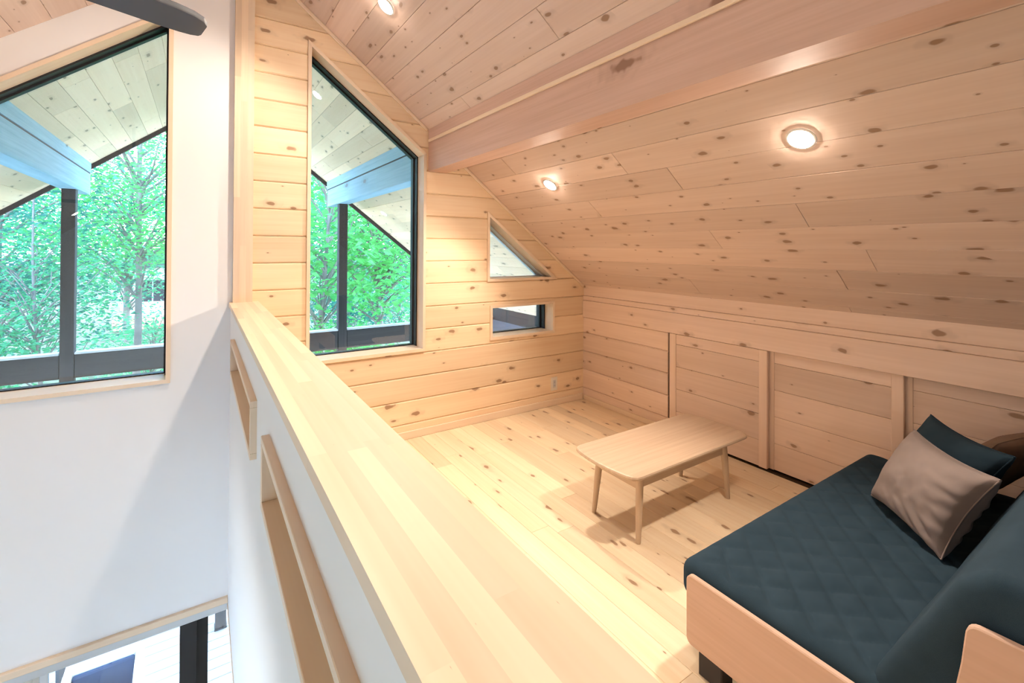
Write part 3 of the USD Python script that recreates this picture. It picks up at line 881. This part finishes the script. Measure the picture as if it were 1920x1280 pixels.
# ------------------------------------------------------------------ cushions
def pillow(name, label, mat, bottom, left, right, thick, seed, wrinkle=0.0, pinch=0.115):
    B, L, R = map(np.asarray, (bottom, left, right))
    e1, e2 = (L - B) / 2, (R - B) / 2
    c = B + e1 + e2
    nrm = np.cross(e1, e2)
    nrm /= np.linalg.norm(nrm)
    if nrm @ (np.array([0, 0, 1.445]) - c) < 0:
        nrm = -nrm
    n = 56
    g = np.linspace(-1, 1, n + 1)
    U, V = np.meshgrid(g, g, indexing='ij')
    bag = []
    prof = (np.clip(1 - U ** 2, 0, 1) * np.clip(1 - V ** 2, 0, 1)) ** 0.42
    cu = U * (1 - pinch * (1 - V ** 2) * U ** 2)
    cv = V * (1 - pinch * (1 - U ** 2) * V ** 2)
    nz = fbm(np.stack([U * 2.2 + seed, V * 2.2, np.zeros_like(U)], -1), 3, seed) - 0.5
    wr = np.exp(-((U + 1) ** 2 + (V + 1) ** 2) / 0.55) * np.sin((U - V) * 16 + 5 * nz) * wrinkle * prof
    wr += np.exp(-((U + 1) ** 2) / 0.15) * np.sin(V * 19 + 4 * nz) * wrinkle * 0.5 * prof
    faces = []
    verts = []
    for s in (1, -1):
        h = s * (prof * thick * (1 + 0.25 * nz) + wr + 0.002)
        p = c + cu[..., None] * e1 + cv[..., None] * e2 + h[..., None] * nrm
        i = np.arange((n + 1) ** 2).reshape(n + 1, n + 1) + len(verts) * (n + 1) ** 2
        qd = np.stack([i[:-1, :-1], i[1:, :-1], i[1:, 1:], i[:-1, 1:]], -1).reshape(-1, 4)
        faces.append(qd)
        verts.append(p.reshape(-1, 3))
    b0 = np.arange((n + 1) ** 2).reshape(n + 1, n + 1)
    rim = np.concatenate([b0[:, 0], b0[-1, 1:], b0[-2::-1, -1], b0[0, -2:0:-1]])
    o = (n + 1) ** 2
    side = np.array([[rim[k], rim[(k + 1) % len(rim)], rim[(k + 1) % len(rim)] + o, rim[k] + o] for k in range(len(rim))])
    faces[1] = faces[1][:, ::-1]
    q4 = np.vstack(faces + [side])
    m = trimesh.Trimesh(np.vstack(verts), np.vstack([q4[:, [0, 1, 2]], q4[:, [0, 2, 3]]]), process=False)
    trimesh.repair.fix_normals(m)
    t = thing(name, label, 'cushion', c)
    m.apply_translation(-c)
    obj('cover', m, mat, t, smooth=True)
    ring = np.vstack(verts[:1])[rim] - c
    ring = np.vstack([ring, ring[:1]])
    v, f = tube(ring[::2] if len(ring) % 2 else ring, 0.0028, 6, caps=False)
    obj('seam', (v, f), mat, t, smooth=True)
    return t


pillow('cushion', 'beige linen square cushion leaning in front of a teal one on the sofa', BEIGE, (2.150, 0.535, 0.372), (2.455, 0.845, 0.372), (2.185, 0.395, 0.695), 0.088, 3, 0.012)
pillow('cushion', 'dark teal square cushion leaning behind the beige one', TEAL, (2.400, 0.555, 0.374), (2.690, 0.865, 0.378), (2.440, 0.405, 0.705), 0.078, 8, 0.004)
pillow('cushion', 'brown cushion half hidden behind the teal one against the closet doors', BROWN, (2.700, 0.670, 0.384), (2.985, 0.570, 0.390), (2.740, 0.510, 0.650), 0.065, 5, 0.003, -0.10)

# ------------------------------------------------------------------ outlet
out = thing('wall_outlet', 'ivory wall outlet plate low on the gable wall near the corner', 'outlet', (2.722, YG, 0.198))
obj('plate', cbox(-0.035, 0.035, -0.007, 0.0, -0.06, 0.06, 0.003), IVORY, out)
obj('socket', cbox(-0.014, 0.014, -0.0095, -0.006, -0.034, 0.034, 0.0015), RAIL_WHITE, out)
for z in (-0.015, 0.015):
    for x in (-0.006, 0.006):
        obj('slot', rbox(x - 0.001, x + 0.001, -0.0099, -0.0094, z - 0.004, z + 0.004), DARK_GAP, out)

# ------------------------------------------------------------------ ceiling fan
HUB = np.array([-0.592, 0.836, 1.862])
fan = thing('ceiling_fan', 'dark grey ceiling fan with a long blade reaching in at upper left', 'ceiling fan', HUB)
for a in (23.5, 143.5, 263.5):
    sec = [(-0.068, 0.006), (-0.066, -0.004), (0.002, -0.016), (0.058, 0.014), (0.066, 0.022), (0.0, 0.018)]
    ringl = []
    for s, w in ((0.10, 0.55), (0.18, 0.9), (0.30, 1.0), (0.48, 1.0), (0.575, 1.0), (0.605, 0.93), (0.625, 0.78), (0.638, 0.52), (0.643, 0.15)):
        ringl.append(np.array([(s, y * w, z * (0.4 + 0.6 * w)) for y, z in sec]))
    v, f = loft(ringl)
    ca, sa = math.cos(math.radians(a)), math.sin(math.radians(a))
    v = np.stack([v[:, 0] * ca - v[:, 1] * sa, v[:, 0] * sa + v[:, 1] * ca, v[:, 2]], 1)
    obj('blade', (v, f), FAN, fan, smooth=35)
obj('motor', lathe([(0, -0.05), (0.07, -0.045), (0.10, -0.02), (0.105, 0.03), (0.07, 0.06), (0.02, 0.075), (0, 0.075)], 36), FAN, fan, smooth=40)
obj('downrod', tube([(0, 0, 0.07), (0, 0, zroof(HUB[0]) - HUB[2] + 0.01)], 0.013, 14), FAN, fan, smooth=40)

# ------------------------------------------------------------------ deck and chair
deck = thing('deck', 'pale board deck below the porch', 'deck', kind='structure')
for i in range(27):
    y = YO + 0.02 + 0.14 * i
    wood('board', cbox(-4.6, 5.0, y, y + 0.131, -2.935, -2.90, 0.003), DECK, deck)
obj('joists', rbox(-4.6, 5.0, YO + 0.02, YO + 27 * 0.14, -3.2, -2.936), STAIN, deck)
chair = thing('deck_chair', 'white boxy outdoor armchair with dark blue back panel on the deck', 'armchair')
obj('back', cbox(-0.945, -0.435, 5.44, 5.645, -2.78, -2.20, 0.03), WHITE_RESIN, chair, smooth=30)
obj('back_panel', cbox(-0.878, -0.462, 5.395, 5.445, -2.52, -2.235, 0.012), NAVY, chair)
obj('seat', cbox(-0.885, -0.455, 4.92, 5.43, -2.66, -2.50, 0.025), WHITE_RESIN, chair)
for x in (-0.945, -0.455):
    arm = Polygon([(5.46, -2.80), (5.46, -2.22), (5.30, -2.235), (5.05, -2.33), (4.93, -2.45), (4.88, -2.62), (4.88, -2.80)])
    obj('arm', prism(arm.buffer(-0.01).buffer(0.01), lambda a, z, t, x=x: np.stack([x + t, a, z], 1), 0.062), WHITE_RESIN, chair)
for x, y in ((-0.92, 5.0), (-0.46, 5.0), (-0.92, 5.55), (-0.46, 5.55)):
    obj('leg', tube([(x, y, -2.90), (x, y, -2.77)], 0.018, 12), FRAME, chair)


# ------------------------------------------------------------------ garden: ground, trees, a house beyond
def terrain(x, y):
    return -3.45 + 0.25 * (fbm(np.stack([x * 0.15, y * 0.15, 0 * x], -1), 3, 2) - 0.5) + 0.015 * np.maximum(y - 10, 0)


gx, gy = np.meshgrid(np.linspace(-60, 70, 66), np.linspace(-20, 110, 66), indexing='ij')
gv = np.stack([gx, gy, terrain(gx, gy)], -1).reshape(-1, 3)
gi = np.arange(66 * 66).reshape(66, 66)
gq = np.stack([gi[:-1, :-1], gi[1:, :-1], gi[1:, 1:], gi[:-1, 1:]], -1).reshape(-1, 4)
obj('ground', (gv, gq), EARTH, label='grassy forest ground around the house', cat='ground', kind='structure', smooth=True)


def leaf_cards(c, size, rng, tilt=0.5, aspect=0.55, droop=0.15):
    """Leaves as pointed blades folded along the midrib: 6 vertices, 4 triangles each."""
    n = len(c)
    az = rng.uniform(0, 2 * np.pi, n)
    d = np.stack([np.cos(az), np.sin(az), rng.normal(-droop, tilt * 0.5, n)], 1)
    d /= np.linalg.norm(d, axis=1, keepdims=True)
    up = np.array([0, 0, 1.0]) + rng.normal(0, tilt, (n, 3))
    s = np.cross(d, up)
    s /= np.linalg.norm(s, axis=1, keepdims=True)
    up = np.cross(s, d)
    L = size * rng.uniform(0.7, 1.25, n)[:, None]
    w = L * aspect
    p = np.stack([c, c + d * L * 0.42 - up * L * 0.03, c + d * L - up * L * 0.12, c + d * L * 0.45 + s * w * 0.5 + up * L * 0.07, c + d * L * 0.45 - s * w * 0.5 + up * L * 0.07], 1)
    f = np.array([(0, 3, 1), (3, 2, 1), (0, 1, 4), (1, 2, 4)])
    return p, (np.arange(n)[:, None, None] * 5 + f[None]).reshape(-1, 3)


def tree(name, label, cat, base_xy, trunk_top, lean, crown, radii, n_clusters, per, size, mat, seed, group=None, trunk_r=0.09, spread=0.42, big=0):
    rng = np.random.default_rng(seed)
    x, y = base_xy
    z = float(terrain(np.array(x), np.array(y))) - 0.05
    t = thing(name, label, cat, (x, y, z), group=group)
    k = np.linspace(0, 1, 9)
    H = trunk_top - z
    tp = np.stack([lean[0] * k ** 1.4 + 0.06 * np.sin(k * 5 + seed), lean[1] * k ** 1.4 + 0.05 * np.sin(k * 4 + 2 * seed), H * k], 1)
    obj('trunk', tube(tp, trunk_r * (1 - 0.72 * k), 9), BARK, t, smooth=True)
    cc = np.array(crown) - np.array([x, y, z])
    dirs = rng.normal(size=(n_clusters, 3))
    dirs /= np.linalg.norm(dirs, axis=1, keepdims=True)
    cl = cc + dirs * np.array(radii) * rng.uniform(0.25, 1.0, (n_clusters, 1)) ** 0.6
    bb = Bag()
    for c in cl[: min(40, n_clusters)]:
        hh = np.clip((c[2] - rng.uniform(0.4, 1.1) * np.linalg.norm(c[:2] - cc[:2]) - 0.2) / H, 0.25, 0.97)
        root = np.array([np.interp(hh, k, tp[:, a]) for a in range(3)])
        mid = (root + c) / 2 + np.array([0, 0, 0.12]) + rng.normal(0, 0.06, 3)
        bb.add(*tube([root, mid, c], [trunk_r * 0.32, trunk_r * 0.18, 0.006], 5, caps=False))
    obj('branches', bb, BARK, t, kind='stuff', smooth=True)
    p = (cl[:, None] + rng.normal(size=(n_clusters, per, 3)) * np.array([spread, spread, spread * 0.38])).reshape(-1, 3)
    lp, lf = leaf_cards(p, size, rng)
    if big:
        dist = np.linalg.norm(p + np.array([x, y, z]) - np.array([0, 0, 1.445]), axis=1)
        # the leaves that show largest from the loft stand as parts of their own
        order = np.argsort(dist)
        for i in order[:big]:
            obj('leaf', (lp[i], lf[:4]), mat, t)
        keep = np.sort(order[big:])
        lp, lf = lp[keep], lf[: 4 * len(keep)]
    obj('foliage', (lp.reshape(-1, 3), lf), mat, t, kind='stuff')
    return t


tree('broadleaf_tree', 'pale-trunked tree with large drooping leaves just beyond the porch, left in the five-sided window', 'tree', (1.95, 9.6), 3.6, (0.15, 0.2), (2.3, 9.8, 2.1), (1.5, 1.3, 2.1), 120, 16, 0.19, LEAF_BRIGHT, 41, trunk_r=0.07, spread=0.33, big=150)
tree('broadleaf_tree', 'dark-trunked tree with large hanging leaves, right in the five-sided window', 'tree', (3.75, 11.0), 4.4, (-0.75, 0.1), (3.7, 10.6, 1.9), (1.7, 1.3, 2.2), 130, 16, 0.20, LEAF_BRIGHT, 42, trunk_r=0.10, spread=0.36, big=130)
tree('maple_tree', 'dense dark green maple at the far left of the left window', 'tree', (-3.3, 12.5), 4.6, (0.3, -0.2), (-3.1, 12.0, 2.0), (2.1, 1.6, 2.9), 240, 44, 0.105, LEAF_DARK, 43, trunk_r=0.10)
tree('maple_tree', 'light green maple behind the right half of the left window', 'tree', (-1.1, 11.5), 5.2, (0.2, 0.2), (-0.9, 11.4, 2.7), (1.6, 1.5, 2.3), 180, 38, 0.10, LEAF_BRIGHT, 44, trunk_r=0.08)
tree('maple_tree', 'slender maple with thin stems low behind the left porch post', 'tree', (-2.0, 10.2), 2.6, (-0.2, 0.3), (-2.2, 10.4, 0.9), (1.1, 0.9, 1.3), 70, 36, 0.09, LEAF_MID, 45, trunk_r=0.04)
tree('maple_tree', 'maple rising behind the middle post, hidden by the wall between the windows', 'tree', (0.6, 13.5), 5.8, (0.2, 0.2), (0.7, 13.3, 2.8), (1.9, 1.6, 2.8), 140, 34, 0.11, LEAF_MID, 46, trunk_r=0.09)
shr = [((3.0, 12.4), (3.1, 12.4, -0.4), (1.3, 1.0, 0.9), LEAF_DARK, 'dark rounded shrub low in the middle of the five-sided window'),
       ((4.7, 13.2), (4.6, 13.2, -0.2), (1.4, 1.0, 1.1), LEAF_MID, 'bluish green shrub low at the right of the five-sided window'),
       ((2.0, 8.9), (2.1, 8.9, -0.5), (0.8, 0.6, 0.55), LEAF_BRIGHT, 'bright low shrub just above the porch tie beam'),
       ((-2.9, 9.6), (-2.9, 9.6, -0.3), (0.9, 0.7, 0.8), LEAF_MID, 'green shrub low in the left window'),
       ((-1.0, 14.5), (-1.0, 14.5, -1.0), (1.4, 1.0, 0.9), LEAF_MID, 'light shrub before the pale house')]
for i, (b, c, r, mt, lab) in enumerate(shr):
    tree('shrub', lab, 'shrub', b, c[2] + 0.3, (0.1, 0.0), c, r, 70, 34, 0.10, mt, 60 + i, trunk_r=0.035, spread=0.28)
far = [(-13, 24, 5.5, LEAF_DARK), (-8.5, 21, 5.0, LEAF_DARK), (-5.0, 19, 4.2, LEAF_MID), (-2.6, 25, 4.8, LEAF_MID), (3.0, 20, 5.0, LEAF_MID), (5.6, 17, 4.6, LEAF_MID), (8.5, 21, 5.4, LEAF_DARK), (11.5, 19, 5.0, LEAF_MID), (15.5, 24, 6.0, LEAF_DARK), (7.0, 27, 6.4, LEAF_DARK)]
where = ['far left end', 'left end', 'far left behind the dark maple', 'left half beside the pale house', 'left of the middle', 'middle behind the large-leaved trees', 'right of the middle', 'right end', 'far right end', 'back row']
for i, (x, y, h, mt) in enumerate(far):
    tree('woodland_tree', f'leafy woodland tree in the background row, {where[i]}', 'tree', (x, y), h, (0.3, 0.1), (x, y, h * 0.42), (2.8, 1.8, h * 0.66), 250, 30, 0.18, mt, 80 + i, group='background woodland trees', trunk_r=0.13, spread=0.6)

hs = thing('house', 'pale low house with a reddish base beyond the trees in the left window', 'house', (-3.6, 33.0, -3.0))
obj('wall', cbox(0, 5.2, 0, 5, 0.5, 3.3, 0.02), STONE_WALL, hs)
obj('base', cbox(-0.3, 5.6, -0.3, 5, -0.6, 0.5, 0.02), TERRACOTTA, hs)
rp = Polygon([(-0.5, 3.25), (5.7, 3.25), (2.6, 4.7)])
obj('roof', prism(rp, lambda a, z, t: np.stack([a, -0.4 + t, z], 1), 5.8), ROOFING, hs)
for x in (0.8, 2.9):
    wdw = obj('window', cbox(x, x + 1.2, -0.05, 0.02, 1.3, 2.6, 0.01), RAIL_WHITE, hs)
    for a in (0.06, 0.63):
        obj('pane', rbox(x + a, x + a + 0.51, -0.06, -0.04, 1.36, 2.54), FRAME, wdw)
